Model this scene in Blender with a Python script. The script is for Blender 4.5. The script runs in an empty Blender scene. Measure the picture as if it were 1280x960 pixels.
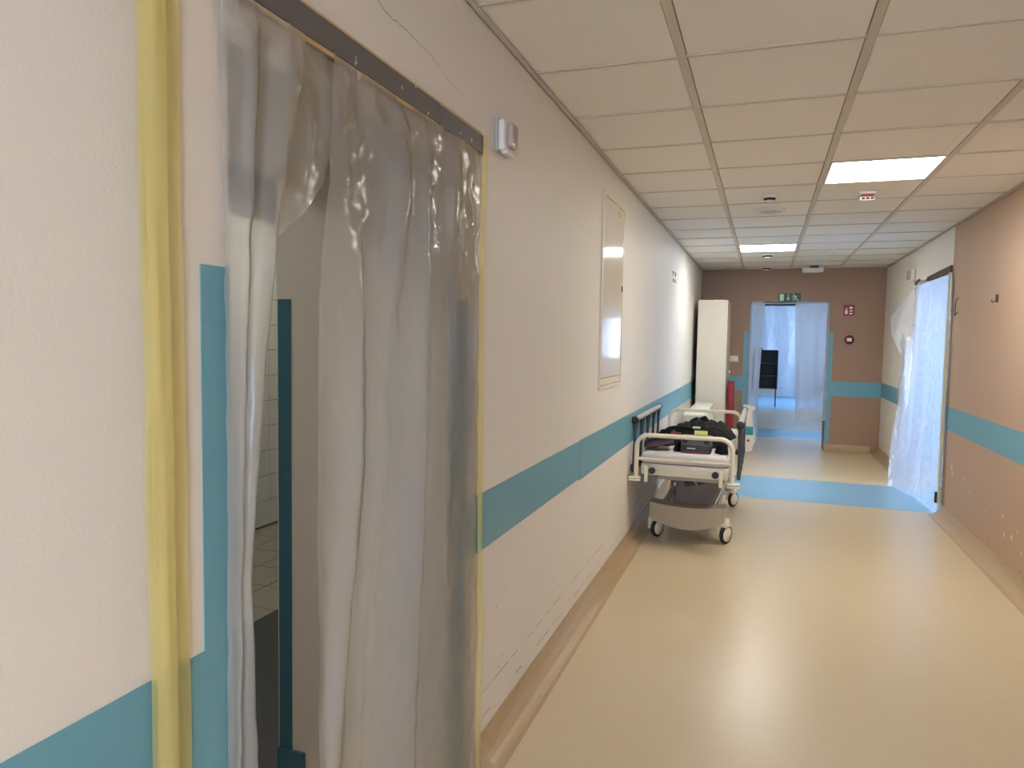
import bpy, bmesh, math, random
import numpy as np
from mathutils import Vector, Matrix, noise

random.seed(4)
SC = bpy.context.scene
COL = SC.collection

# ------------------------------------------------------------------ camera, world, lights, exposure
cam_d = bpy.data.cameras.new('camera')
cam = bpy.data.objects.new('camera', cam_d)
COL.objects.link(cam)
cam_d.sensor_fit = 'HORIZONTAL'
cam_d.sensor_width = 36.0
cam_d.lens = 893.7 * 36.0 / 1280.0
cam_d.clip_start = 0.02
cam_d.clip_end = 200
YAW, PITCH, ROLL = math.radians(19.406), math.radians(3.653), math.radians(0.931)
_f = Vector((-math.sin(YAW) * math.cos(PITCH), math.cos(YAW) * math.cos(PITCH), -math.sin(PITCH)))
_r = Vector((math.cos(YAW), math.sin(YAW), 0))
_u = _r.cross(_f)
_r2 = _r * math.cos(ROLL) + _u * math.sin(ROLL)
_u2 = _r2.cross(_f)
cam.matrix_world = Matrix(((_r2.x, _u2.x, -_f.x, 0.927), (_r2.y, _u2.y, -_f.y, 0.0), (_r2.z, _u2.z, -_f.z, 1.540), (0, 0, 0, 1)))
SC.camera = cam

world = bpy.data.worlds.new('sky')
SC.world = world
world.use_nodes = True
_bg = world.node_tree.nodes['Background']
_bg.inputs['Color'].default_value = (0.42, 0.615, 1.0, 1)
_bg.inputs['Strength'].default_value = 18.5

SC.view_settings.view_transform = 'Standard'
SC.view_settings.look = 'None'
SC.view_settings.gamma = 1.0
SC.view_settings.exposure = 0.80
SC.view_settings.use_curve_mapping = False
cy = SC.cycles
cy.max_bounces = 14
cy.diffuse_bounces = 6
cy.glossy_bounces = 4
cy.transmission_bounces = 8
cy.transparent_max_bounces = 16
cy.caustics_reflective = False
cy.caustics_refractive = False
cy.sample_clamp_indirect = 6.0
cy.use_denoising = True

LAMP_STRENGTH = 21.0
LAMP_COLOR = (1.0, 0.965, 0.88)


def portal(name, loc, sx, sz, normal):
    d = bpy.data.lights.new(name, 'AREA')
    d.shape = 'RECTANGLE'
    d.size, d.size_y = sx, sz
    d.cycles.is_portal = True
    o = bpy.data.objects.new(name, d)
    COL.objects.link(o)
    o.location = loc
    o.rotation_euler = Vector(normal).to_track_quat('-Z', 'Z').to_euler()


W = 2.483          # corridor width
H = 2.6            # ceiling height
YE = 11.12         # end wall
Y0 = -4.0          # corridor end behind the camera
portal('window_portal', (6.05, 8.6, 1.65), 3.4, 1.1, (-1, 0, 0))
portal('window_portal', (1.25, -4.05, 1.5), 2.0, 1.0, (0, 1, 0))
portal('window_portal', (3.15, 19.8, 1.6), 1.6, 1.2, (-1, 0, 0))


# ------------------------------------------------------------------ helpers
def lin(c):
    return tuple(((v / 255.0) / 12.92 if v / 255.0 <= 0.04045 else ((v / 255.0 + 0.055) / 1.055) ** 2.4) for v in c)


def mat(name, rgb, rough=0.5, metal=0.0, spec=0.5, mottle=0.0, scale=8.0, bump=0.0, bscale=60.0, coat=0.0, emit=None, estr=0.0, spots=None, spot_scale=20, spot_at=0.72):
    m = bpy.data.materials.new(name)
    m.use_nodes = True
    nt = m.node_tree
    b = nt.nodes['Principled BSDF']
    c = lin(rgb)
    b.inputs['Base Color'].default_value = (*c, 1)
    b.inputs['Roughness'].default_value = rough
    b.inputs['Metallic'].default_value = metal
    b.inputs['Specular IOR Level'].default_value = spec
    b.inputs['Coat Weight'].default_value = coat
    tc = nt.nodes.new('ShaderNodeTexCoord')
    src = None
    if mottle > 0:
        n = nt.nodes.new('ShaderNodeTexNoise')
        n.inputs['Scale'].default_value = scale
        n.inputs['Detail'].default_value = 5
        nt.links.new(tc.outputs['Object'], n.inputs['Vector'])
        mr = nt.nodes.new('ShaderNodeMapRange')
        mr.inputs['To Min'].default_value = 1 - mottle
        mr.inputs['To Max'].default_value = 1 + mottle
        nt.links.new(n.outputs['Fac'], mr.inputs['Value'])
        mx = nt.nodes.new('ShaderNodeVectorMath')
        mx.operation = 'SCALE'
        mx.inputs[0].default_value = c
        nt.links.new(mr.outputs['Result'], mx.inputs['Scale'])
        src = mx.outputs['Vector']
        nt.links.new(src, b.inputs['Base Color'])
    if spots:
        n2 = nt.nodes.new('ShaderNodeTexNoise')
        n2.inputs['Scale'].default_value = spot_scale
        n2.inputs['Detail'].default_value = 3
        nt.links.new(tc.outputs['Object'], n2.inputs['Vector'])
        cr = nt.nodes.new('ShaderNodeValToRGB')
        cr.color_ramp.elements[0].position = spot_at
        cr.color_ramp.elements[1].position = spot_at + 0.03
        nt.links.new(n2.outputs['Fac'], cr.inputs['Fac'])
        mix = nt.nodes.new('ShaderNodeMix')
        mix.data_type = 'RGBA'
        mix.inputs[6].default_value = (*c, 1)
        mix.inputs[7].default_value = (*lin(spots), 1)
        if src:
            nt.links.new(src, mix.inputs[6])
        nt.links.new(cr.outputs['Color'], mix.inputs[0])
        nt.links.new(mix.outputs[2], b.inputs['Base Color'])
    if bump > 0:
        n3 = nt.nodes.new('ShaderNodeTexNoise')
        n3.inputs['Scale'].default_value = bscale
        n3.inputs['Detail'].default_value = 4
        nt.links.new(tc.outputs['Object'], n3.inputs['Vector'])
        bp = nt.nodes.new('ShaderNodeBump')
        bp.inputs['Strength'].default_value = bump
        bp.inputs['Distance'].default_value = 0.01
        nt.links.new(n3.outputs['Fac'], bp.inputs['Height'])
        nt.links.new(bp.outputs['Normal'], b.inputs['Normal'])
    if emit:
        b.inputs['Emission Color'].default_value = (*emit, 1)
        b.inputs['Emission Strength'].default_value = estr
    return m


def film(name, tint, clear, frost, body, gloss_rough=0.16, body_rgb=None, gloss=0.5, back=0.5):
    """thin plastic film: clear see-through + frosted see-through + milky body + sheen (clear+frost+body = 1)"""
    m = bpy.data.materials.new(name)
    m.use_nodes = True
    nt = m.node_tree
    for n in list(nt.nodes):
        nt.nodes.remove(n)
    N = nt.nodes.new
    L = nt.links.new
    out = N('ShaderNodeOutputMaterial')
    t = lin(tint)
    bc = lin(body_rgb or tint)
    tr = N('ShaderNodeBsdfTransparent')
    tr.inputs['Color'].default_value = (*t, 1)
    rf = N('ShaderNodeBsdfRefraction')
    rf.inputs['Color'].default_value = (*t, 1)
    rf.inputs['IOR'].default_value = 1.06
    rf.inputs['Roughness'].default_value = 0.42
    di = N('ShaderNodeBsdfDiffuse')
    di.inputs['Color'].default_value = (*bc, 1)
    tl = N('ShaderNodeBsdfTranslucent')
    tl.inputs['Color'].default_value = (*bc, 1)
    gl = N('ShaderNodeBsdfGlossy')
    gl.inputs['Roughness'].default_value = gloss_rough
    b1 = N('ShaderNodeMixShader')
    b1.inputs[0].default_value = back
    L(di.outputs[0], b1.inputs[1]); L(tl.outputs[0], b1.inputs[2])
    b2 = N('ShaderNodeMixShader')
    b2.inputs[0].default_value = frost / max(clear + frost, 1e-4)
    L(tr.outputs[0], b2.inputs[1]); L(rf.outputs[0], b2.inputs[2])
    b3 = N('ShaderNodeMixShader')
    b3.inputs[0].default_value = body
    L(b2.outputs[0], b3.inputs[1]); L(b1.outputs[0], b3.inputs[2])
    fr = N('ShaderNodeLayerWeight')
    fr.inputs['Blend'].default_value = 0.25
    mu = N('ShaderNodeMath'); mu.operation = 'MULTIPLY'
    mu.inputs[1].default_value = gloss
    L(fr.outputs['Fresnel'], mu.inputs[0])
    b4 = N('ShaderNodeMixShader')
    L(mu.outputs[0], b4.inputs[0]); L(b3.outputs[0], b4.inputs[1]); L(gl.outputs[0], b4.inputs[2])
    tc = N('ShaderNodeTexCoord')
    no = N('ShaderNodeTexNoise')
    no.inputs['Scale'].default_value = 9
    no.inputs['Detail'].default_value = 6
    bp = N('ShaderNodeBump')
    bp.inputs['Strength'].default_value = 0.35
    bp.inputs['Distance'].default_value = 0.02
    L(tc.outputs['Object'], no.inputs['Vector']); L(no.outputs['Fac'], bp.inputs['Height'])
    for n in (gl, di, tl):
        L(bp.outputs['Normal'], n.inputs['Normal'])
    L(b4.outputs[0], out.inputs['Surface'])
    return m


class MB:
    """collects simple shapes in world space and links them as ONE mesh object"""
    def __init__(self):
        self.v, self.f, self.mi, self.sm = [], [], [], []

    def add(self, vs, fs, mi=0, smooth=False):
        o = len(self.v)
        self.v += [tuple(q) for q in vs]
        self.f += [tuple(i + o for i in q) for q in fs]
        self.mi += [mi] * len(fs)
        self.sm += [smooth] * len(fs)
        return self

    def box(self, lo, hi, mi=0, M=None):
        x0, y0, z0 = lo; x1, y1, z1 = hi
        vs = [Vector(q) for q in ((x0, y0, z0), (x1, y0, z0), (x1, y1, z0), (x0, y1, z0), (x0, y0, z1), (x1, y0, z1), (x1, y1, z1), (x0, y1, z1))]
        if M:
            vs = [M @ q for q in vs]
        return self.add(vs, [(0, 3, 2, 1), (4, 5, 6, 7), (0, 1, 5, 4), (1, 2, 6, 5), (2, 3, 7, 6), (3, 0, 4, 7)], mi)

    def rbox(self, lo, hi, r=0.01, mi=0, M=None, seg=3):
        bm = bmesh.new()
        bmesh.ops.create_cube(bm, size=1)
        s = [hi[i] - lo[i] for i in range(3)]
        for q in bm.verts:
            q.co = Vector([lo[i] + (q.co[i] + .5) * s[i] for i in range(3)])
        bmesh.ops.bevel(bm, geom=list(bm.edges) + list(bm.verts), offset=min(r, min(s) * .49), segments=seg, affect='EDGES', profile=.5)
        bm.verts.index_update()
        vs = [(M @ q.co) if M else q.co.copy() for q in bm.verts]
        fs = [[q.index for q in f.verts] for f in bm.faces]
        bm.free()
        return self.add(vs, fs, mi, True)

    def tube(self, pts, r, n=10, mi=0, closed=False, caps=True):
        P = [Vector(q) for q in pts]
        rs = r if isinstance(r, (list, tuple)) else [r] * len(P)
        vs, fs = [], []
        up = None
        for i, q in enumerate(P):
            if closed:
                t = (P[(i + 1) % len(P)] - P[i - 1]).normalized()
            else:
                t = (P[min(i + 1, len(P) - 1)] - P[max(i - 1, 0)]).normalized()
            if up is None:
                up = t.orthogonal().normalized()
            up = (up - t * up.dot(t)).normalized()
            s = t.cross(up)
            for k in range(n):
                a = 2 * math.pi * k / n
                vs.append(q + (up * math.cos(a) + s * math.sin(a)) * rs[i])
        m = len(P)
        for i in range(m if closed else m - 1):
            j = (i + 1) % m
            for k in range(n):
                fs.append((i * n + k, i * n + (k + 1) % n, j * n + (k + 1) % n, j * n + k))
        self.add(vs, fs, mi, True)
        if caps and not closed:
            self.add(vs[:n], [tuple(range(n - 1, -1, -1))], mi)
            self.add(vs[-n:], [tuple(range(n))], mi)
        return self

    def lathe(self, prof, c, axis='Z', n=24, mi=0, sx=1, sy=1):
        c = Vector(c)
        vs, fs = [], []
        for (r, h) in prof:
            for k in range(n):
                a = 2 * math.pi * k / n
                p = (r * math.cos(a) * sx, r * math.sin(a) * sy, h)
                if axis == 'X': p = (p[2], p[0], p[1])
                if axis == 'Y': p = (p[0], p[2], p[1])
                vs.append(c + Vector(p))
        for i in range(len(prof) - 1):
            for k in range(n):
                q = (i * n + k, i * n + (k + 1) % n, (i + 1) * n + (k + 1) % n, (i + 1) * n + k)
                fs.append(q)
        self.add(vs, fs, mi, True)
        self.add(vs[:n], [tuple(range(n))], mi)
        self.add(vs[-n:], [tuple(range(n))], mi)
        return self

    def prism(self, poly, a, b, plane='XZ', mi=0):
        """polygon extruded between a and b along the axis missing from plane"""
        def P(u, v, w):
            return {'XZ': (u, w, v), 'YZ': (w, u, v), 'XY': (u, v, w)}[plane]
        n = len(poly)
        vs = [P(u, v, a) for u, v in poly] + [P(u, v, b) for u, v in poly]
        fs = [tuple(range(n)), tuple(range(2 * n - 1, n - 1, -1))]
        fs += [(i, (i + 1) % n, n + (i + 1) % n, n + i) for i in range(n)]
        return self.add(vs, fs, mi)

    def build(self, name, mats, parent=None):
        me = bpy.data.meshes.new(name)
        off = Vector(parent_loc(parent)) if parent else Vector((0, 0, 0))
        me.from_pydata([tuple(Vector(q) - off) for q in self.v], [], self.f)
        for m in (mats if isinstance(mats, (list, tuple)) else [mats]):
            me.materials.append(m)
        me.polygons.foreach_set('material_index', self.mi)
        me.polygons.foreach_set('use_smooth', self.sm)
        bm = bmesh.new(); bm.from_mesh(me)
        bmesh.ops.recalc_face_normals(bm, faces=bm.faces)
        bm.to_mesh(me); bm.free()
        me.update()
        o = bpy.data.objects.new(name, me)
        COL.objects.link(o)
        if parent:
            o.parent = parent
        return o


def parent_loc(o):
    p = Vector((0, 0, 0))
    while o:
        p += o.location
        o = o.parent
    return p


def tag(o, label, cat, group=None):
    o['label'] = label
    o['category'] = cat
    if group:
        o['group'] = group
    return o


def thing(name, label, cat, loc=(0, 0, 0), group=None):
    o = bpy.data.objects.new(name, None)
    COL.objects.link(o)
    o.location = loc
    o.empty_display_size = 0.05
    return tag(o, label, cat, group)


def struct(o):
    o['kind'] = 'structure'
    return o


def cr(p, n):
    """Catmull-Rom resampling of a list of points to n points"""
    p = np.array(p, float)
    k = len(p)
    q = np.vstack([2 * p[0] - p[1], p, 2 * p[-1] - p[-2]])
    out = []
    for t in np.linspace(0, k - 1 - 1e-9, n):
        i = int(t); u = t - i
        a, b, c, d = q[i], q[i + 1], q[i + 2], q[i + 3]
        out.append(.5 * ((2 * b) + (c - a) * u + (2 * a - 5 * b + 4 * c - d) * u * u + (3 * b - a - 3 * c + d) * u ** 3))
    return np.array(out)


def sheet(name, cols, m, nu, nv, crinkle=0.006, seed=0, ax=(1, 0, 0), xmin=None, xmax=None, top=0):
    C = [cr(c, nv) for c in cols]
    vs = []
    for j in range(nv):
        row = cr([c[j] for c in C], nu)
        for i, q in enumerate(row):
            p = Vector(q)
            a = noise.noise(Vector((p.x * 5, p.y * 5, p.z * 1.6)) + Vector((seed, 0, 0)))
            b = noise.noise(Vector((p.x * 13, p.y * 13, p.z * 5)) + Vector((0, seed, 0)))
            c = abs(noise.noise(Vector((p.x * 9, p.y * 9, p.z * 9)) + Vector((0, 0, seed))))
            d = crinkle * (1 + top * max(0, min(1, (p.z - 1.55) / .5))) * (1.0 * a + .5 * b + 1.1 * (0.25 - c) + .35 * (0.25 - abs(noise.noise(Vector((p.x * 22, p.y * 22, p.z * 15)) + Vector((seed, seed, 0))))))
            p = p + Vector(ax) * d
            if xmin is not None: p.x = max(p.x, xmin)
            if xmax is not None: p.x = min(p.x, xmax)
            p.z = max(p.z, 0.004)
            vs.append(p)
    fs = [(j * nu + i, j * nu + i + 1, (j + 1) * nu + i + 1, (j + 1) * nu + i) for j in range(nv - 1) for i in range(nu - 1)]
    mb = MB().add(vs, fs, 0, True)
    return mb.build(name, m)


# ------------------------------------------------------------------ materials
M = {}
M['wall_white'] = mat('wall_paint_white', (224, 220, 212), .55, mottle=.025, scale=2.5, bump=.06, bscale=140)
M['wall_brown'] = mat('wall_paint_taupe', (184, 154, 130), .5, mottle=.03, scale=3, bump=.06, bscale=140)
M['wall_end'] = mat('wall_paint_brown', (158, 126, 102), .5, mottle=.03, scale=3, bump=.05, bscale=120)
M['teal'] = mat('stripe_vinyl_teal', (104, 160, 178), .42, mottle=.02, scale=4)
M['floor'] = mat('floor_vinyl_beige', (206, 188, 156), .30, mottle=.035, scale=14, bump=.02, bscale=5, spec=.5)
M['floor_blue'] = mat('floor_vinyl_blue', (134, 180, 206), .26, mottle=.03, scale=10)
M['cove'] = mat('cove_vinyl_tan', (180, 154, 118), .3, mottle=.03, scale=12)
M['tile'] = mat('ceiling_tile_mineral', (232, 228, 220), .9, mottle=.015, scale=30, bump=.15, bscale=260, spec=.2)
M['rail'] = mat('ceiling_rail_enamel', (198, 188, 170), .45)
M['plenum'] = mat('plenum_shade', (40, 36, 32), .9)  # slab coloured dark to put shade into the ceiling tile gaps
M['lamp'] = mat('lamp_diffuser', (255, 250, 240), .6, emit=LAMP_COLOR, estr=LAMP_STRENGTH)
M['lamp_fill'] = mat('fill_panel_diffuser', (255, 250, 240), .6, emit=LAMP_COLOR, estr=LAMP_STRENGTH * .55)  # glow of the added fill panels in the washroom
M['white_metal'] = mat('white_enamel', (226, 222, 210), .35, mottle=.015, scale=8)
M['wardrobe'] = mat('wardrobe_laminate', (206, 197, 182), .45, mottle=.01, scale=6)
M['cream'] = mat('cream_enamel', (222, 214, 190), .35)
M['white_plastic'] = mat('white_plastic', (228, 224, 214), .4)
M['greige'] = mat('bed_cover_grey', (170, 158, 136), .45)
M['dark'] = mat('dark_rubber', (34, 32, 32), .6)
M['charcoal'] = mat('charcoal_plastic', (58, 56, 58), .5)
M['steel'] = mat('brushed_steel', (170, 168, 164), .35, metal=.8)
M['grey_metal'] = mat('grey_mechanism', (112, 106, 98), .5, metal=.3, mottle=.1, scale=20)
M['lift'] = mat('lift_cover_taupe', (104, 92, 82), .5, mottle=.1, scale=15)
M['mattress'] = mat('mattress_cover', (214, 208, 204), .6, bump=.1, bscale=30)
M['grey_rail'] = mat('grey_handrail', (178, 178, 172), .4)
M['jacket'] = mat('black_cloth', (15, 15, 17), .8, mottle=.3, scale=40, bump=.3, bscale=300, spec=.3)
M['case'] = mat('black_case', (30, 30, 33), .45, bump=.1, bscale=200)
M['case_lid'] = mat('grey_case_lid', (78, 80, 78), .4)
M['red_trim'] = mat('dull_red_trim', (112, 32, 36), .5)
M['reflective'] = mat('yellow_reflective', (196, 200, 110), .4)
M['red'] = mat('red_enamel', (140, 14, 26), .4)
M['green'] = mat('sign_green', (14, 80, 34), .4)
M['sign_white'] = mat('sign_white', (214, 232, 208), .4)
M['white_print'] = mat('white_print', (236, 236, 232), .45)
M['tape_grey'] = mat('duct_tape_grey', (96, 93, 92), .5, mottle=.06, scale=20, bump=.3, bscale=30, spots=(205, 200, 190), spot_scale=22, spot_at=.70)
M['wood'] = mat('raw_wood_strip', (206, 178, 128), .65, mottle=.1, scale=25)
M['black_wood'] = mat('black_veneer', (24, 22, 24), .5)
M['brown_metal'] = mat('bronze_metal', (84, 70, 52), .5, metal=.3)
M['teal_label'] = mat('teal_label', (44, 150, 160), .4)
M['crack'] = mat('hairline_crack', (150, 138, 126), .9)
M['scuff'] = mat('scuff_mark', (134, 122, 110), .9)
M['chip'] = mat('bare_plaster', (226, 216, 200), .9)
M['white_tile'] = mat('glazed_tile_white', (206, 206, 196), .2, mottle=.02, scale=6)
M['grout'] = mat('grout_dark', (92, 88, 80), .9)
M['floor_tile'] = mat('floor_tile_grey', (150, 144, 130), .4, mottle=.06, scale=10)
M['floor_dark'] = mat('floor_vinyl_dark', (52, 54, 54), .4)
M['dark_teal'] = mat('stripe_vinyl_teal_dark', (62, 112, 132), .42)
M['door_glass'] = mat('lacquered_panel', (224, 216, 204), .08, spec=.5)
M['lens'] = mat('sensor_lens', (186, 168, 160), .15, spec=.6)
M['film'] = film('plastic_film', (250, 249, 246), .52, .18, .30, body_rgb=(246, 243, 236), gloss_rough=.18, gloss=.9, back=.40)
M['film_milky'] = film('plastic_film_milky', (240, 244, 250), .16, .30, .54, body_rgb=(238, 242, 248))
M['film_crisp'] = film('plastic_film_crisp', (246, 248, 252), .12, .18, .70, body_rgb=(240, 242, 248), gloss=.5, back=.62)
M['tape_yellow'] = film('yellow_tape', (254, 250, 214), .30, .18, .52, body_rgb=(250, 240, 176), gloss=.2, gloss_rough=.4, back=.2)

M['tape_tan'] = film('yellow_tape_dull', (250, 240, 190), .08, .06, .86, body_rgb=(214, 196, 132), gloss=.2, gloss_rough=.4, back=.15)

# ------------------------------------------------------------------ setting: floor, walls, openings
DL0, DL1 = 1.068, 2.04       # left doorway along the wall
DR0, DR1 = 7.36, 8.76        # right doorway
DE0, DE1 = 0.706, 1.772      # end doorway
DH = 2.065
T = 0.645                    # left wall depth

struct(MB().box((-T, Y0, -.2), (W + .15, YE + .4, 0)).build('floor', M['floor']))
struct(MB().box((-.6, YE + .4, -.2), (3.1, 17.6, 0)).build('floor', M['floor']))
struct(MB().box((-.6, 17.6, -.2), (3.1, 21.7, 0)).build('floor', M['floor_blue']))
struct(MB().box((W + .15, 6.5, -.2), (6.1, 10.7, 0)).build('floor', M['floor_blue']))
struct(MB().box((0.1, 7.42, 0.0002), (W - .005, 8.62, .0022)).build('trim_1', M['floor_blue']))      # blue band across the corridor floor
struct(MB().box((-.55, 12.3, 0.0002), (3.05, 13.5, .0022)).build('trim_2', M['floor_blue']))         # blue band behind the far doorway

wl = MB()
wl.box((-T, Y0, 0), (0, DL0, 2.9)).box((-T, DL1, 0), (0, YE, 2.9)).box((-T, DL0, DH), (0, DL1, 2.9))
wall_left = struct(wl.build('wall_left', M['wall_white']))
wr = MB()
wr.box((W, Y0, 0), (W + .15, DR0, 2.9), 0).box((W, DR1, 0), (W + .15, YE, 2.9), 1).box((W, DR0, 2.18), (W + .15, DR1, 2.9), 1)
wall_right = struct(wr.build('wall_right', [M['wall_brown'], M['wall_white']]))
we = MB()
we.box((-T, YE, 0), (DE0, YE + .4, 2.9)).box((DE1, YE, 0), (W + .15, YE + .4, 2.9)).box((DE0, YE, 2.13), (DE1, YE + .4, 2.9))
struct(we.build('wall_end', M['wall_end']))
wb = MB()
wb.box((-T, Y0 - .15, -.2), (.25, Y0, 2.9)).box((2.25, Y0 - .15, -.2), (W + .15, Y0, 2.9)).box((.25, Y0 - .15, -.2), (2.25, Y0, 1.0)).box((.25, Y0 - .15, 2.0), (2.25, Y0, 2.9))
struct(wb.build('wall_back', M['wall_white']))
fr = MB()
for x in (.25, 1.225, 2.2):
    fr.box((x, Y0 - .1, 1.0), (x + .05, Y0 - .04, 2.0))
fr.box((.25, Y0 - .1, 1.0), (2.25, Y0 - .04, 1.05)).box((.25, Y0 - .1, 1.95), (2.25, Y0 - .04, 2.0))
struct(fr.build('window_3', M['white_plastic']))

# zone beyond the end doorway
struct(MB().box((-.75, YE + .4, -.2), (-.6, 21.85, 2.95)).build('wall_left', M['wall_white']))
wz = MB()
wz.box((3.1, YE + .4, -.2), (3.25, 19.0, 2.95)).box((3.1, 20.6, -.2), (3.25, 21.85, 2.95)).box((3.1, 19.0, -.2), (3.25, 20.6, 1.0)).box((3.1, 19.0, 2.2), (3.25, 20.6, 2.95))
struct(wz.build('wall_right', M['wall_white']))
struct(MB().box((-.6, 21.7, -.2), (3.1, 21.85, 2.95)).build('wall_end', M['wall_white']))
struct(MB().box((-.75, YE + .4, 2.8), (3.25, 21.85, 2.95)).build('ceiling', M['tile']))
fr = MB()
for y in (19.0, 19.77, 20.55):
    fr.box((3.14, y, 1.0), (3.2, y + .05, 2.2))
fr.box((3.14, 19.0, 1.0), (3.2, 20.6, 1.05)).box((3.14, 19.0, 2.15), (3.2, 20.6, 2.2))
struct(fr.build('window_2', M['white_plastic']))

# side room behind the right doorway
ws = MB()
ws.box((W + .15, 6.35, -.2), (6.25, 6.5, 2.75)).box((W + .15, 10.7, -.2), (6.25, 10.85, 2.75))
struct(ws.build('wall_side', M['wall_white']))
wx = MB()
wx.box((6.1, 6.5, -.2), (6.25, 6.9, 2.75)).box((6.1, 10.3, -.2), (6.25, 10.7, 2.75)).box((6.1, 6.9, -.2), (6.25, 10.3, 1.1)).box((6.1, 6.9, 2.2), (6.25, 10.3, 2.75))
struct(wx.build('wall_side', M['wall_white']))
struct(MB().box((W + .15, 6.35, 2.6), (6.25, 10.85, 2.75)).build('ceiling', M['tile']))
fr = MB()
for y in (6.9, 8.02, 9.14, 10.25):
    fr.box((6.14, y, 1.1), (6.2, y + .05, 2.2))
fr.box((6.14, 6.9, 1.1), (6.2, 10.3, 1.15)).box((6.14, 6.9, 2.15), (6.2, 10.3, 2.2))
struct(fr.build('window_1', M['white_plastic']))

# washroom behind the left doorway: grey vinyl, then tiled floor and tiled wall
struct(MB().box((-T - 1.0, .2, -.2), (-T, 6.3, -.001)).build('floor', M['floor_dark']))
wf = struct(MB().box((-2.95, .2, -.2), (-T - 1.0, 6.3, -.006)).build('floor', M['grout']))
tile_me = None
n = 0
for i in range(4):
    for j in range(9):
        x, y = -1.90 - i * .302, 2.5 + j * .302
        o = MB().box((-.1475, -.1475, -.008), (.1475, .1475, 0)) if tile_me is None else None
        if tile_me is None:
            t = o.build('floor_tile', M['floor_tile']); tile_me = t.data
        else:
            t = bpy.data.objects.new('floor_tile', tile_me); COL.objects.link(t)
        t.parent = wf
        t.location = (x + .15, y, 0)
ww = struct(MB().box((-2.95, .2, 0), (-2.80, 6.3, 2.75)).build('wall_washroom', M['grout']))
tile_me = None
for i in range(9):
    for j in range(12):
        if tile_me is None:
            t = MB().box((0, -.098, -.098), (.008, .098, .098)).build('wall_tile', M['white_tile']); tile_me = t.data
        else:
            t = bpy.data.objects.new('wall_tile', tile_me); COL.objects.link(t)
        t.parent = ww
        t.location = (-2.80, 4.02 + i * .2, .115 + j * .2)
struct(MB().box((-3.2, 6.3, 0), (-T, 6.45, 2.75)).box((-3.2, .05, 0), (-T, .2, 2.75)).build('wall_washroom', M['wall_white']))
struct(MB().box((-3.2, .05, 2.75), (-T, 6.45, 2.9)).build('ceiling', M['wall_white']))

for (lx, ly, lb) in ((-1.7, 1.5, 'unseen fill light panel added inside the washroom, nearer the camera'), (-1.9, 4.3, 'unseen fill light panel added inside the washroom, deeper in by the tiles')):  # out-of-view panels added to brighten the washroom interior
    wl_t = thing('ceiling_light', lb, 'light', (lx, ly, 2.75), 'ceiling light panels')
    MB().box((lx - .25, ly - .25, 2.722), (lx + .25, ly + .25, 2.7495)).build('frame', M['rail'], wl_t)
    MB().box((lx - .23, ly - .23, 2.716), (lx + .23, ly + .23, 2.7215)).build('diffuser', M['lamp_fill'], wl_t)

# ------------------------------------------------------------------ setting: stripes and coves
S0, S1 = .785, .992
k = 3
def stripe(lo, hi, m='teal'):
    global k
    o = struct(MB().box(lo, hi).build('trim_%d' % k, M[m])); k += 1
    return o
stripe((0.0003, Y0 + .005, S0 - .03), (.0023, .995, S1 - .02))
stripe((0.0003, .995, 0.105), (.0024, DL0 - .002, 1.66))
stripe((0.0003, DL1 + .002, 0.105), (.0024, 2.176, 1.66))
stripe((0.0003, 2.176, S0), (.0023, 3.745, S1))
stripe((0.0003, 3.752, S0 - .01), (.0023, YE - .005, S1 + .003))
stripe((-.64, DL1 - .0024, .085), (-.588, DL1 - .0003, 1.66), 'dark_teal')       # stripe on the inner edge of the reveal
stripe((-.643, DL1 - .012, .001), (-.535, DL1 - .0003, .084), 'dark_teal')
stripe((W - .0023, Y0 + .005, S0 + .01), (W - .0003, DR0 - .04, S1 + .006))
stripe((W - .0023, DR1 + .01, S0 + .02), (W - .0003, YE - .005, S1 + .012))
stripe((DE1 + .065, YE - .0023, S0 + .005), (W - .005, YE - .0003, S1 + .008))
stripe((0.005, YE - .0023, S0 + .04), (DE0 - .075, YE - .0003, S1 + .04))
stripe((DE0 - .075, YE - .0024, .11), (DE0 - .003, YE - .0003, 1.70))
stripe((DE1 + .003, YE - .0024, .11), (DE1 + .065, YE - .0003, 1.70))


def cove(name, a, b, axis, base, sign):
    """skirting swept up from the floor vinyl; quarter-round profile"""
    prof = [(.1, .0004)] + [(.1 - .095 * math.sin(t), .0004 + .10 * (1 - math.cos(t))) for t in np.linspace(.2, math.pi / 2, 8)] + [(0.0004, .1004), (.0004, .0004)]
    mb = MB()
    n = len(prof)
    P = (lambda d, z, l: (base + sign * d, l, z)) if axis == 'Y' else (lambda d, z, l: (l, base + sign * d, z))
    vs = [P(d, z, a) for d, z in prof] + [P(d, z, b) for d, z in prof]
    mb.add(vs, [(i, i + 1, n + i + 1, n + i) for i in range(n - 1)], 0, False)
    mb.add(vs[:n], [tuple(range(n))]); mb.add(vs[n:], [tuple(range(n))])
    return struct(mb.build(name, M['cove']))
cove('baseboard_left', Y0 + .01, DL0 - .005, 'Y', 0, 1)
cove('baseboard_left', 2.325, YE - .01, 'Y', 0, 1)
cove('baseboard_right', Y0 + .01, DR0 - .01, 'Y', W, -1)
cove('baseboard_right', DR1 + .01, YE - .01, 'Y', W, -1)
cove('baseboard_end', .11, DE0 - .005, 'X', YE, -1)
cove('baseboard_end', DE1 + .005, W - .11, 'X', YE, -1)

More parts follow.
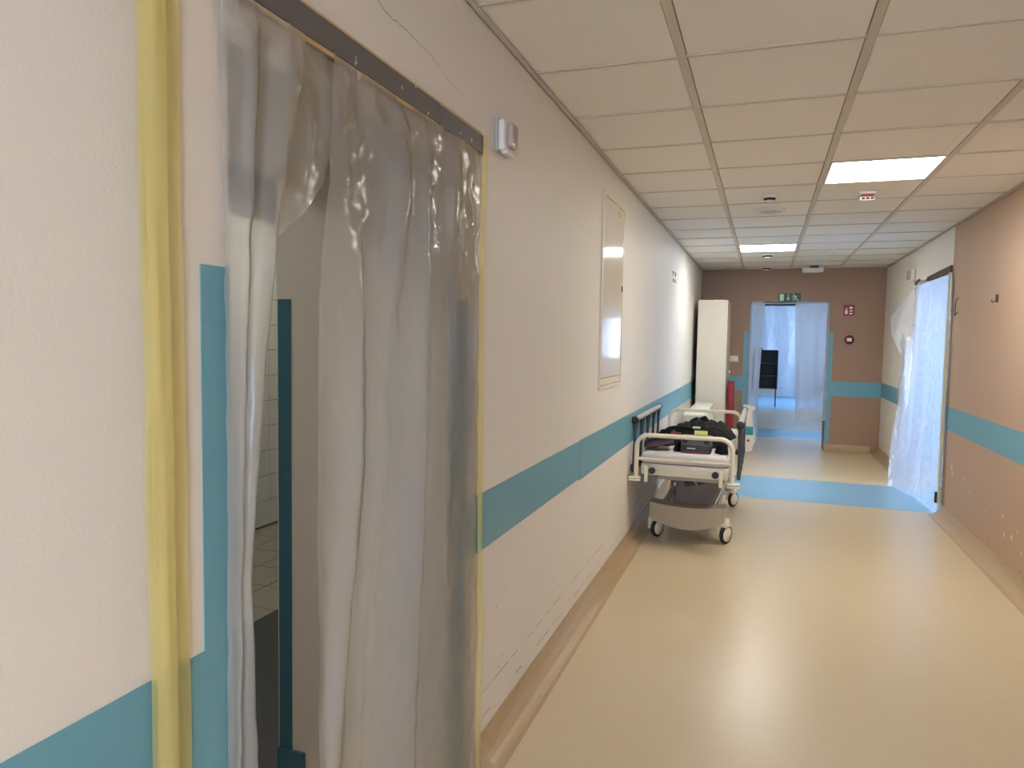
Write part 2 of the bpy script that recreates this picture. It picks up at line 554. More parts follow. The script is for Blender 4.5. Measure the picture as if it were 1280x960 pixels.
# ------------------------------------------------------------------ ceiling: slab, runners, tees, tiles
XL = [0.0, .5956, 1.2354, 1.8752, W]
YT = [2.805 + .6126 * i for i in range(-11, 14)] + [YE]
ceil = struct(MB().box((-T, Y0 - .15, 2.66), (W + .15, YE + .4, 2.9)).build('ceiling', M['plenum']))
for x in XL[1:4]:
    MB().box((x - .016, Y0 + .002, H), (x + .016, YE - .002, H + .03)).build('runner', M['rail'], ceil)
MB().box((0.0005, Y0 + .002, H - .004), (.024, YE - .002, H)).box((0.0005, Y0 + .002, H - .004), (.003, YE - .002, H + .03)).build('wall_angle', M['rail'], ceil)
MB().box((W - .024, Y0 + .002, H - .004), (W - .0005, YE - .002, H)).box((W - .003, Y0 + .002, H - .004), (W - .0005, YE - .002, H + .03)).build('wall_angle', M['rail'], ceil)
LIGHTS = {(2, YT.index([y for y in YT if abs(y - 4.643) < .01][0])), (1, YT.index([y for y in YT if abs(y - 8.318) < .01][0]))}
LIGHTS |= {(1, YT.index([y for y in YT if abs(y + 1.4832) < .01][0])), (2, 2)}
tees, tiles = {}, {}
for ci in range(4):
    x0, x1 = XL[ci], XL[ci + 1]
    a = x0 + (.016 if ci else .004)
    b = x1 - (.016 if ci < 3 else .004)
    for j in range(len(YT) - 1):
        y0, y1 = YT[j], YT[j + 1]
        if ci not in tees:
            t = MB().box((a, -.009, 0), (b, .009, .03)).build('cross_tee', M['rail'], ceil); tees[ci] = t.data
        else:
            t = bpy.data.objects.new('cross_tee', tees[ci]); COL.objects.link(t); t.parent = ceil
        t.location = (0, y0, H + .001)
        if (ci, j) in LIGHTS:
            continue
        key = (ci, round(y1 - y0, 2))
        d = (y1 - y0)
        if key not in tiles:
            lo = (a + .003, -d / 2 + .015, 0)
            hi = (b - .003, d / 2 - .0105, .018)
            t = MB().box(lo, hi).build('ceiling_tile', M['tile'], ceil); tiles[key] = t.data
        else:
            t = bpy.data.objects.new('ceiling_tile', tiles[key]); COL.objects.link(t); t.parent = ceil
        t.location = (0, (y0 + y1) / 2, H + .004 + random.uniform(0, .003))
        t.rotation_euler = (random.uniform(-.002, .004), 0, 0)

lab = {4.643: 'bright square ceiling light panel nearer the camera, by the red alarm',
       8.318: 'bright square ceiling light panel farther along, toward the end wall',
       -1.4832: 'bright square ceiling light panel behind the near doorway wall',
       YT[2]: 'bright square ceiling light panel at the back end of the corridor'}
for ci, j in sorted(LIGHTS):
    y0, y1 = YT[j], YT[j + 1]
    a, b = XL[ci] + .018, XL[ci + 1] - .018
    t = thing('ceiling_light', [v for q, v in lab.items() if abs(q - y0) < .01][0], 'light', ((a + b) / 2, (y0 + y1) / 2, H), 'ceiling light panels')
    f = MB()
    w = .012
    f.box((a, y0 + .0095, H - .002), (b, y0 + .0095 + w, H + .02)).box((a, y1 - .0095 - w, H - .002), (b, y1 - .0095, H + .02))
    f.box((a, y0 + .0095 + w, H - .002), (a + w, y1 - .0095 - w, H + .02)).box((b - w, y0 + .0095 + w, H - .002), (b, y1 - .0095 - w, H + .02))
    f.build('frame', M['rail'], t)
    MB().box((a + w, y0 + .0095 + w, H + .002), (b - w, y1 - .0095 - w, H + .012)).build('diffuser', M['lamp'], t)

# ------------------------------------------------------------------ left doorway: lintel strip, film curtains, tape
ls = thing('lintel_strip', 'long grey taped wooden strip along the top of the near left doorway', 'strip', (.02, 1.62, 2.148))
MB().box((.0005, .98, 2.146), (.013, 2.252, 2.222)).build('backing_strip', M['wood'], ls)
MB().box((.0132, .98, 2.156), (.0165, 1.92, 2.214)).box((.0132, 1.92, 2.152), (.019, 2.258, 2.21)).build('tape', M['tape_grey'], ls)

def cols(tab):
    return [[(x, y, z) for (y, x, z) in c] for c in tab]
# knots run from the lintel to the floor: (along wall, out from wall, height)
A = cols([
    [(1.040, .008, 2.15), (1.045, .008, 1.95), (1.046, .008, 1.6), (1.046, .008, 1.1), (1.046, .008, .6), (1.046, .008, .01)],
    [(1.062, .012, 2.15), (1.062, .012, 1.95), (1.058, .012, 1.6), (1.054, .012, 1.1), (1.053, .012, .6), (1.054, .012, .01)],
    [(1.085, .018, 2.15), (1.082, .020, 1.95), (1.072, .018, 1.6), (1.062, .018, 1.1), (1.060, .017, .6), (1.062, .018, .01)],
    [(1.115, .018, 2.15), (1.104, .032, 1.95), (1.086, .026, 1.6), (1.068, .024, 1.1), (1.067, .024, .6), (1.070, .025, .01)],
    [(1.150, .016, 2.15), (1.132, .012, 1.95), (1.100, .012, 1.6), (1.074, .014, 1.1), (1.075, .010, .6), (1.080, .01, .01)],
    [(1.200, .018, 2.15), (1.162, .030, 1.95), (1.114, .030, 1.6), (1.080, .026, 1.1), (1.088, .026, .6), (1.098, .025, .01)],
    [(1.240, .017, 2.15), (1.190, .038, 1.95), (1.134, .036, 1.6), (1.084, .032, 1.1), (1.102, .034, .6), (1.115, .035, .01)],
    [(1.272, .017, 2.15), (1.215, .030, 1.95), (1.150, .030, 1.6), (1.090, .030, 1.1), (1.112, .028, .6), (1.125, .025, .01)],
])
tag(sheet('plastic_sheet', A, M['film'], 80, 150, .006, 3, xmin=.006, top=1.1), 'crumpled clear plastic sheet gathered at the left side of the near doorway', 'sheet')
AB = cols([
    [(1.262, 0.011, 2.15), (1.235, 0.012, 2.05), (1.212, 0.012, 1.92), (1.195, 0.012, 1.82), (1.175, 0.013, 1.72)],
    [(1.305, 0.011, 2.15), (1.290, 0.018, 2.05), (1.270, 0.019, 1.94), (1.245, 0.018, 1.85), (1.215, 0.014, 1.755)],
    [(1.345, 0.011, 2.15), (1.335, 0.012, 2.05), (1.320, 0.011, 1.96), (1.300, 0.013, 1.88), (1.275, 0.011, 1.795)],
    [(1.395, 0.011, 2.15), (1.390, 0.016, 2.05), (1.378, 0.016, 2.0), (1.365, 0.014, 1.93), (1.348, 0.011, 1.865)],
])
tag(sheet('plastic_sheet', AB, M['film'], 50, 60, .006, 8, xmin=.004, top=.6), 'small torn flap of clear plastic hanging high in the near doorway gap', 'sheet')
B = cols([
    [(1.368, 0.015, 2.152), (1.355, 0.023, 1.9), (1.318, 0.023, 1.62), (1.312, 0.020, 1.2), (1.318, 0.019, .8), (1.32, 0.017, .4), (1.32, 0.017, .02)],
    [(1.415, 0.015, 2.152), (1.410, 0.029, 1.9), (1.380, 0.030, 1.62), (1.365, 0.020, 1.2), (1.345, 0.019, .8), (1.335, 0.023, .4), (1.33, 0.023, .02)],
    [(1.455, 0.015, 2.152), (1.462, 0.016, 1.9), (1.455, 0.047, 1.62), (1.448, 0.052, 1.2), (1.385, 0.044, .8), (1.350, 0.035, .4), (1.35, 0.035, .02)],
    [(1.530, 0.015, 2.152), (1.530, 0.018, 1.9), (1.510, 0.018, 1.62), (1.500, 0.017, 1.2), (1.450, 0.016, .8), (1.410, 0.017, .4), (1.40, 0.017, .02)],
    [(1.600, 0.015, 2.152), (1.590, 0.029, 1.9), (1.570, 0.023, 1.62), (1.550, 0.025, 1.2), (1.500, 0.023, .8), (1.470, 0.023, .4), (1.46, 0.023, .02)],
    [(1.680, 0.015, 2.152), (1.655, 0.053, 1.9), (1.620, 0.032, 1.62), (1.590, 0.026, 1.2), (1.540, 0.019, .8), (1.520, 0.017, .4), (1.51, 0.017, .02)],
    [(1.760, 0.015, 2.152), (1.740, 0.023, 1.9), (1.710, 0.017, 1.62), (1.690, 0.017, 1.2), (1.650, 0.017, .8), (1.63, 0.017, .4), (1.62, 0.017, .02)],
    [(1.840, 0.015, 2.152), (1.800, 0.041, 1.9), (1.800, 0.047, 1.62), (1.780, 0.049, 1.2), (1.755, 0.043, .8), (1.745, 0.035, .4), (1.74, 0.035, .02)],
    [(1.905, 0.016, 2.152), (1.870, 0.017, 1.9), (1.850, 0.017, 1.62), (1.840, 0.017, 1.2), (1.820, 0.017, .8), (1.81, 0.017, .4), (1.80, 0.017, .02)],
    [(1.960, 0.017, 2.15), (1.930, 0.019, 1.9), (1.915, 0.023, 1.62), (1.910, 0.020, 1.2), (1.890, 0.020, .8), (1.88, 0.023, .4), (1.87, 0.023, .02)],
    [(2.040, 0.018, 2.15), (1.990, 0.043, 1.9), (1.975, 0.029, 1.62), (1.965, 0.031, 1.2), (1.955, 0.029, .8), (1.95, 0.023, .4), (1.95, 0.023, .02)],
    [(2.120, 0.018, 2.15), (2.090, 0.017, 1.9), (2.070, 0.016, 1.62), (2.060, 0.014, 1.2), (2.060, 0.014, .8), (2.05, 0.017, .4), (2.05, 0.017, .02)],
    [(2.180, 0.018, 2.15), (2.160, 0.025, 1.9), (2.160, 0.019, 1.62), (2.160, 0.017, 1.2), (2.150, 0.017, .8), (2.14, 0.017, .4), (2.12, 0.017, .02)],
    [(2.238, 0.014, 2.15), (2.240, 0.012, 1.9), (2.246, 0.011, 1.62), (2.252, 0.011, 1.2), (2.256, 0.011, .8), (2.26, 0.011, .4), (2.26, 0.011, .02)],
])
tag(sheet('plastic_sheet', B, M['film'], 240, 170, .006, 15, xmin=.005, top=.8), 'wide translucent plastic sheet covering the right part of the near doorway', 'sheet')

def strip(name, pts, w, m, along, out, label, curl=.006, n=40, seed=0, cat='tape'):
    P = cr(pts, n)
    vs, fs = [], []
    for i, q in enumerate(P):
        for j in range(7):
            u = j / 6 - .5
            ww_ = w * (1 + .08 * noise.noise(Vector((i * .2, seed, 1))))
            d = curl * (.5 + .5 * noise.noise(Vector((i * .12, seed, u * 3)))) * (1 - abs(u * 2) * .6)
            p = Vector(q) + Vector(along) * (u * ww_ + .004 * noise.noise(Vector((i * .1, seed, 7)))) + Vector(out) * d
            vs.append(p)
    fs = [(i * 7 + j, i * 7 + j + 1, (i + 1) * 7 + j + 1, (i + 1) * 7 + j) for i in range(n - 1) for j in range(6)]
    return tag(MB().add(vs, fs, 0, True).build(name, m), label, cat)
strip('masking_tape', [(.005, .902, 2.594), (.005, .904, 2.0), (.005, .909, 1.4), (.005, .915, .8), (.005, .92, .105)], .086, M['tape_yellow'], (0, 1, 0), (1, 0, 0), 'broad yellow tape strip down the wall left of the near doorway', .012, 60, 2)
t_ = bpy.data.objects['masking_tape']
f_ = strip('folded_layer', [(.019, .882, 2.592), (.019, .884, 2.0), (.019, .889, 1.4), (.019, .893, .8), (.019, .896, .107)], .044, M['tape_yellow'], (0, 1, 0), (1, 0, 0), '', .006, 60, 2)
for k_ in ('label', 'category'):
    del f_[k_]
f_.parent = t_
strip('masking_tape', [(.021, 2.262, 2.215), (.014, 2.264, 1.6), (.012, 2.28, 1.0), (.012, 2.292, .5), (.012, 2.295, .16), (.014, 2.29, .006)], .042, M['tape_yellow'], (0, 1, 0), (1, 0, 0), 'thin yellow tape line between the near plastic sheet and the white wall', .008, 60, 5)
strip('masking_tape', [(W - .028, 7.33, 2.19), (W - .028, 7.325, 1.5), (W - .028, 7.315, .8), (W - .028, 7.305, .1)], .105, M['tape_tan'], (0, 1, 0), (-1, 0, 0), 'yellow tape strip down the edge of the taupe wall by the right doorway', .006, 40, 9)

# hairline crack and scuffs as pieces of the left wall
pts = cr([(0, 1.50, 2.40), (0, 1.593, 2.363), (0, 1.645, 2.350), (0, 1.73, 2.351), (0, 1.80, 2.345), (0, 1.898, 2.338), (0, 2.02, 2.31), (0, 2.13, 2.30)], 40)
mb = MB()
vs = []
for i, q in enumerate(pts):
    j = .006 * noise.noise(Vector((i * .9, 0, 3)))
    w_ = .0016 * (1 - i / 50)
    vs += [(.0006, q[1], q[2] + j - w_), (.0006, q[1], q[2] + j + w_)]
mb.add(vs, [(2 * i, 2 * i + 2, 2 * i + 3, 2 * i + 1) for i in range(len(pts) - 1)])
mb.build('hairline_crack', M['crack'], wall_left)
mb = MB()
for row, z0 in ((0, .245), (1, .15)):
    y = 2.36
    while y < 6.4:
        L = random.uniform(.05, .22)
        if random.random() < .72:
            z = z0 + .006 * noise.noise(Vector((y, row, 0)))
            t = random.uniform(.0005, .0015)
            mb.box((.0003, y, z - t), (.0008, y + L, z + t))
        y += L + random.uniform(.0, .06)
for i in range(60):
    y, z = random.uniform(2.4, 6.5), random.choice([random.gauss(.17, .035), random.uniform(.12, .7)])
    t, l = random.uniform(.0008, .0025), random.uniform(.002, .010)
    mb.box((.0003, y, z - t), (.0008, y + l, z + t))
o = mb.build('scuff_marks', M['scuff'], wall_left)
o['kind'] = 'stuff'
mb = MB()
for (y, z, s) in ((7.02, .49, .05), (6.99, .44, .04), (7.0, .07, .05), (6.96, .10, .03), (6.6, .47, .02), (6.43, .40, .02), (5.99, .34, .02), (5.6, .4, .02), (5.55, .28, .025), (5.4, .30, .03), (5.29, .36, .02), (5.2, .25, .02), (4.9, .2, .02), (6.2, .25, .012)):
    k_ = 7
    poly = []
    for i in range(k_):
        a = 2 * math.pi * i / k_
        r = s * random.uniform(.35, .8)
        poly.append((y + r * math.cos(a) * .8, z + r * math.sin(a)))
    mb.prism(poly, W - .0004, W - .001, 'YZ')
o = mb.build('paint_chips', M['chip'], wall_right)
o['kind'] = 'stuff'
mb = MB()
for (y, z, s) in ((7.27, 1.275, .012), (6.97, 1.275, .016), (7.05, .065, .02), (6.99, .05, .014), (5.2, .14, .012), (5.9, .16, .012)):
    mb.prism([(y - s * .5, z - s), (y + s * .4, z - s * .8), (y + s * .5, z + s * .6), (y - s * .2, z + s)], W - .0004, W - .0012, 'YZ')
o = mb.build('drill_holes', M['scuff'], wall_right)
o['kind'] = 'stuff'

# ------------------------------------------------------------------ wall devices
def wall_beacon(y, z, w, h, d, side, label, lens=True):
    x = 0.0005 if side > 0 else W - .0005
    t = thing('wall_beacon', label, 'sensor', (x, y + w / 2, z), 'wall beacons')
    X = lambda a, b: (min(x + side * a, x + side * b), max(x + side * a, x + side * b))
    a, b = X(0, .012)
    MB().rbox((a, y, z), (b, y + w, z + h), .004).build('mounting_plate', M['grey_rail'], t)
    a, b = X(.012, d * .62)
    MB().rbox((a, y + .004, z + .004), (b, y + w - .004, z + h - .004), .006).build('housing', M['white_plastic'], t)
    a, b = X(d * .62, d)
    q = MB().rbox((a, y + .028, z + .018), (b, y + w - .02, z + h - .012), .008).build('lens', M['lens'], t)
    r = MB()
    for i in range(4):
        a, b = X(d, d + .002)
        zz = z + .035 + i * (h - .06) / 3.6
        r.box((a, y + .045, zz), (b, y + w - .04, zz + .004))
    r.build('ribs', M['lens'], q)
    a, b = X(.02, d * .75)
    MB().rbox((a, y + .02, z - .006), (b, y + w - .01, z + .006), .004).build('base_lip', M['white_plastic'], t)
    return t
wall_beacon(2.40, 2.20, .115, .115, .058, 1, 'white wall beacon with clear lens above the near doorway corner')
wall_beacon(9.05, 2.255, .15, .13, .07, -1, 'small pale wall beacon left of the right doorway lintel', False)

pn = thing('wall_panel', 'tall glossy white flush panel door on the left wall', 'panel', (0, 4.5, 1.24))
MB().box((.0005, 4.165, 1.24), (.012, 4.19, 2.42)).box((.0005, 4.80, 1.24), (.012, 4.825, 2.42)).box((.0005, 4.19, 2.395), (.012, 4.80, 2.42)).box((.0005, 4.19, 1.24), (.012, 4.80, 1.262)).build('frame', M['cream'], pn)
MB().box((.0005, 4.193, 1.31), (.009, 4.797, 2.392)).build('door_leaf', M['door_glass'], pn)
MB().box((.0005, 4.193, 1.265), (.010, 4.797, 1.305)).build('bottom_rail', M['cream'], pn)
MB().rbox((.009, 4.775, 1.86), (.016, 4.790, 1.90), .004).build('lock_handle', M['brown_metal'], pn)
MB().prism([(4.60, 2.315), (4.68, 2.315), (4.64, 2.385)], .0091, .0098, 'YZ').build('warning_sticker', mat('sticker_yellow', (206, 186, 90), .5), pn)
MB().prism([(4.633, 2.325), (4.650, 2.325), (4.640, 2.37)], .0099, .0104, 'YZ').build('warning_mark', M['dark'], pn)

sg = thing('wall_sign', 'small white pictogram sign with dark marks high on the left wall', 'sign', (.002, 7.7, 2.14))
MB().box((.0005, 7.52, 2.13), (.004, 7.86, 2.28)).build('plate', M['white_print'], sg)
MB().box((.0041, 7.54, 2.21), (.0048, 7.60, 2.265)).box((.0041, 7.62, 2.25), (.0048, 7.70, 2.265)).box((.0041, 7.72, 2.22), (.0048, 7.83, 2.265)).prism([(7.56, 2.15), (7.68, 2.15), (7.66, 2.195), (7.6, 2.2)], .0041, .0048, 'YZ').box((.0041, 7.74, 2.15), (.0048, 7.82, 2.195)).build('marks', mat('sign_ink', (30, 52, 44), .5), sg)

ex = thing('exit_sign', 'green emergency exit sign with white running man above the end doorway', 'sign', (1.235, YE - .004, 2.13))
ya, yb = YE - .0005, YE - .006
MB().box((1.085, yb, 2.134), (1.388, ya, 2.255)).build('plate', M['green'], ex)
yc, yd = YE - .0061, YE - .0072
MB().box((1.105, yd, 2.146), (1.158, yc, 2.243)).build('doorway_symbol', M['sign_white'], ex)
MB().box((1.213, yd, 2.178), (1.224, yc, 2.243)).prism([(1.196, 2.18), (1.241, 2.18), (1.2185, 2.148)], yd, yc).build('arrow_symbol', M['sign_white'], ex)
rm = MB()
rm.lathe([(.0001, 0), (.010, 0), (.010, .0011)], (1.289, yd, 2.233), 'Y', 12)
rm.prism([(1.293, 2.222), (1.312, 2.222), (1.325, 2.185), (1.309, 2.18)], yd, yc)
rm.prism([(1.296, 2.221), (1.276, 2.205), (1.268, 2.19), (1.274, 2.187), (1.284, 2.2), (1.302, 2.212)], yd, yc)
rm.prism([(1.312, 2.222), (1.330, 2.212), (1.343, 2.218), (1.345, 2.212), (1.330, 2.203), (1.31, 2.21)], yd, yc)
rm.prism([(1.309, 2.187), (1.290, 2.176), (1.282, 2.15), (1.290, 2.147), (1.300, 2.168), (1.322, 2.182)], yd, yc)
rm.prism([(1.320, 2.189), (1.336, 2.168), (1.360, 2.158), (1.358, 2.15), (1.330, 2.158), (1.309, 2.182)], yd, yc)
rm.build('running_figure', M['sign_white'], ex)

fs_ = thing('fire_sign', 'red square fire alarm sign on the brown end wall', 'sign', (2.02, YE - .003, 1.93))
MB().box((1.955, YE - .004, 1.935), (2.095, YE - .0005, 2.09)).build('plate', M['red'], fs_)
y1_, y2_ = YE - .0041, YE - .005
q = MB().prism([(1.975, 1.955), (2.005, 1.955), (2.012, 1.99), (2.0, 2.02), (2.004, 2.05), (1.985, 2.03), (1.97, 1.99)], y1_, y2_)
q.box((2.03, y2_, 1.955), (2.07, y1_, 1.975)).box((2.03, y2_, 1.995), (2.075, y1_, 2.01)).box((2.03, y2_, 2.03), (2.07, y1_, 2.06))
q.build('pictogram', M['white_print'], fs_)

cp = thing('fire_call_point', 'round dark red fire call point below the red sign', 'button', (2.045, YE - .02, 1.6))
MB().lathe([(.055, -.001), (.062, -.004), (.062, -.030), (.055, -.038), (.02, -.038)], (2.045, YE, 1.597), 'Y', 24).build('housing', mat('call_point_red', (104, 34, 36), .4), cp)
MB().rbox((2.012, YE - .044, 1.575), (2.074, YE - .037, 1.62), .003).build('press_plate', M['white_print'], cp)

sw = thing('light_switch', 'white double light switch between the wardrobe and end doorway', 'switch', (.49, YE, 1.25))
MB().rbox((.425, YE - .010, 1.25), (.56, YE - .0005, 1.335), .004).build('plate', M['white_plastic'], sw)
MB().rbox((.435, YE - .015, 1.262), (.488, YE - .0095, 1.323), .003).build('rocker', M['white_plastic'], sw)
MB().rbox((.497, YE - .015, 1.262), (.55, YE - .0095, 1.323), .003).build('rocker', M['white_plastic'], sw)

# small fittings on the taupe wall
X0 = W - .0005
hk = MB()
hk.tube([(X0, 7.12, 1.955), (W - .03, 7.03, 1.93), (W - .05, 6.97, 1.90), (W - .05, 6.98, 1.84), (W - .045, 6.99, 1.795), (W - .03, 7.06, 1.80), (X0, 7.12, 1.825)], .004, 6)
tag(hk.build('wire_bracket', M['brown_metal']), 'bent wire bracket on the taupe wall beside the yellow tape', 'bracket')
hk = MB()
hk.rbox((W - .014, 5.985, 1.855), (X0, 6.01, 1.91), .003).tube([(W - .012, 5.998, 1.865), (W - .03, 6.0, 1.852), (W - .038, 6.005, 1.872)], .004, 6)
tag(hk.build('wall_hook', M['brown_metal']), 'small dark hook alone on the taupe right wall', 'hook')

# ------------------------------------------------------------------ ceiling devices
def detector(x, y, label, r=.055, dark=True):
    t = thing('smoke_detector', label, 'detector', (x, y, H), 'smoke detectors')
    MB().lathe([(r, 0.0035), (r, -.012), (r * .9, -.018)], (x, y, H), 'Z', 24).build('base', M['white_plastic'], t)
    MB().lathe([(r * .78, -.018), (r * .74, -.028), (r * .5, -.034)], (x, y, H), 'Z', 24).build('vent_ring', M['dark'] if dark else M['white_plastic'], t)
    MB().lathe([(r * .55, -.034), (r * .5, -.042), (r * .2, -.046)], (x, y, H), 'Z', 24).build('cap', M['white_plastic'], t)
detector(.92, 5.57, 'white smoke detector with dark ring, nearest of those overhead')
detector(.916, 9.22, 'white smoke detector just behind the far ceiling light', .075)
detector(.906, 10.75, 'white smoke detector closest to the end wall, left of lamp', .075)
t = thing('ceiling_speaker', 'round flat white ceiling speaker behind the nearest smoke detector', 'speaker', (.925, 6.17, H))
MB().lathe([(.115, 0.0035), (.115, -.008), (.10, -.014)], (.925, 6.17, H), 'Z', 32).build('rim', M['white_plastic'], t)
MB().lathe([(.10, -.012), (.06, -.020), (.01, -.022)], (.925, 6.17, H), 'Z', 32).build('grille', M['rail'], t)
t = thing('ceiling_vent', 'faint round white disc on the ceiling right of far lamp', 'vent', (1.55, 9.25, H))
MB().lathe([(.11, 0.0035), (.11, -.006), (.09, -.012)], (1.55, 9.25, H), 'Z', 28).build('rim', M['white_plastic'], t)
MB().lathe([(.08, -.012), (.07, -.02), (.01, -.022)], (1.55, 9.25, H), 'Z', 28).build('disc', M['white_plastic'], t)
t = thing('alarm_sounder', 'small red and white alarm on the ceiling beside near lamp', 'alarm', (1.56, 5.6, H))
MB().rbox((1.505, 5.55, H - .020), (1.615, 5.66, H + .0035), .006).build('base', M['white_plastic'], t)
MB().rbox((1.520, 5.562, H - .038), (1.600, 5.648, H - .020), .006).build('red_dome', M['red'], t)
MB().rbox((1.512, 5.556, H - .064), (1.608, 5.654, H - .038), .008).build('lens', M['white_plastic'], t)
b_ = MB()
for i in range(3):
    b_.box((1.522 + i * .028, 5.5545, H - .058), (1.544 + i * .028, 5.558, H - .044))
b_.build('slots', M['dark'], t)
t = thing('emergency_light', 'long white emergency light box hanging at the end wall ceiling', 'light', (1.5, 10.9, H))
MB().rbox((1.38, 10.86, H - .055), (1.66, 10.98, H + .0035), .008).build('housing', M['white_plastic'], t)
MB().rbox((1.39, 10.87, H - .075), (1.65, 10.97, H - .054), .008).build('diffuser', M['white_print'], t)
MB().rbox((1.47, 10.70, H - .02), (1.58, 10.78, H + .0035), .006).build('sensor', M['charcoal'], t)

# ------------------------------------------------------------------ right doorway: lintel and film
rl = thing('lintel_strip', 'short dark torn strip over the top of the right doorway', 'strip', (W - .01, 7.9, 2.17))
MB().prism([(7.37, 2.185), (7.37, 2.255), (7.9, 2.245), (8.35, 2.235), (8.42, 2.20), (8.2, 2.18)], W - .004, W - .018, 'YZ').build('strip', M['brown_metal'], rl)
MB().prism([(8.72, 2.20), (8.78, 2.25), (8.95, 2.24), (9.02, 2.21), (8.9, 2.19)], W - .004, W - .02, 'YZ').build('torn_end', M['brown_metal'], rl)
MB().prism([(8.36, 2.205), (8.36, 2.222), (8.55, 2.24), (8.72, 2.236), (8.72, 2.222), (8.55, 2.225)], W - .004, W - .012, 'YZ').build('tape', M['white_print'], rl)
Rr = [  # (along wall, out from wall, height)
    [(7.325, .010, 2.19), (7.32, .010, 1.8), (7.315, .010, 1.4), (7.31, .010, .9), (7.305, .010, .45), (7.30, .012, .01)],
    [(7.50, .016, 2.20), (7.49, .020, 1.8), (7.48, .018, 1.4), (7.47, .020, .9), (7.46, .024, .45), (7.45, .03, .01)],
    [(7.75, .014, 2.21), (7.74, .010, 1.8), (7.73, .012, 1.4), (7.71, .016, .9), (7.69, .024, .45), (7.68, .04, .01)],
    [(8.0, .016, 2.21), (7.97, .028, 1.8), (7.95, .034, 1.4), (7.93, .034, .9), (7.91, .05, .45), (7.90, .07, .01)],
    [(8.25, .014, 2.21), (8.20, .020, 1.8), (8.17, .026, 1.4), (8.15, .032, .9), (8.13, .06, .45), (8.12, .095, .01)],
    [(8.50, .016, 2.22), (8.45, .055, 1.8), (8.40, .07, 1.4), (8.36, .075, .9), (8.32, .10, .45), (8.28, .14, .01)],
    [(8.70, .016, 2.22), (8.74, .030, 1.8), (8.64, .05, 1.4), (8.56, .08, .9), (8.48, .12, .45), (8.42, .17, .01)],
    [(8.80, .050, 2.14), (8.86, .11, 1.76), (8.74, .12, 1.4), (8.66, .13, .9), (8.58, .16, .45), (8.50, .19, .01)],
    [(8.86, .130, 2.02), (8.92, .18, 1.70), (8.82, .120, 1.4), (8.74, .12, .9), (8.65, .18, .45), (8.56, .21, .01)],
    [(8.90, .255, 1.84), (8.93, .225, 1.62), (8.88, .150, 1.4), (8.82, .150, .95), (8.72, .215, .45), (8.62, .245, .01)],
]
tag(sheet('plastic_sheet', [[(W - x, y, z) for (y, x, z) in c] for c in Rr], M['film_crisp'], 160, 140, .009, 31, xmax=W - .006), 'bright blue lit plastic sheet bulging loose from the right doorway', 'sheet')
tag(MB().rbox((W - .04, 7.395, .10), (W - .018, 7.425, .20), .004).build('door_bracket', M['dark']), 'small black bracket low at the yellow taped edge of the right doorway', 'bracket')

# ------------------------------------------------------------------ end doorway: film panels and what stands behind
yq = YE - .03
E1 = [[(.700, yq, 2.14), (.698, yq, 1.5), (.695, yq, .9), (.690, yq, .12)],
      [(.76, yq - .02, 2.14), (.75, yq - .03, 1.5), (.745, yq - .03, .9), (.73, yq - .03, .09)],
      [(.83, yq, 2.14), (.81, yq + .01, 1.5), (.80, yq + .01, .9), (.79, yq, .07)],
      [(.905, yq - .01, 2.13), (.885, yq - .03, 1.5), (.865, yq - .03, .9), (.86, yq - .02, .05)]]
tag(sheet('plastic_sheet', E1, M['film_milky'], 40, 70, .006, 41, ax=(0, 1, 0)), 'narrow milky plastic strip hanging on the left of the end doorway', 'sheet')
E2 = [[(1.318, yq, 2.135), (1.335, yq - .03, 1.5), (1.36, yq - .03, .9), (1.372, yq - .02, .40)],
      [(1.44, yq - .01, 2.14), (1.44, yq + .01, 1.5), (1.45, yq + .01, .9), (1.46, yq, .41)],
      [(1.56, yq, 2.14), (1.56, yq - .03, 1.5), (1.57, yq - .03, .9), (1.58, yq - .03, .40)],
      [(1.67, yq, 2.14), (1.67, yq + .01, 1.5), (1.68, yq, .9), (1.69, yq, .42)],
      [(1.778, yq, 2.14), (1.780, yq, 1.5), (1.782, yq, .9), (1.786, yq, .44)]]
tag(sheet('plastic_sheet', E2, M['film_milky'], 60, 70, .006, 51, ax=(0, 1, 0)), 'wide milky plastic panel on the right of the end doorway', 'sheet')
tag(MB().rbox((.90, YE + .02, 2.075), (1.33, YE + .07, 2.105), .004).build('curtain_rail', M['charcoal']), 'dark rail across the top of the end doorway gap', 'rail')
# inside wall lined with film
FW = []
for i, x in enumerate(np.linspace(-.3, 2.9, 12)):
    d = .05 if i % 2 else .12
    FW.append([(x, 21.66 - d, 2.78), (x + .08, 21.66 - d * .8, 2.0), (x + .1, 21.66 - d * 1.2, 1.2), (x - .04, 21.66 - d, .5), (x, 21.66 - d * .8, .02)])
tag(sheet('plastic_sheet', FW, M['film_milky'], 110, 70, .03, 61, ax=(0, 1, 0)), 'bluish wrinkled plastic sheet lining the far room wall behind the bookcase', 'sheet')

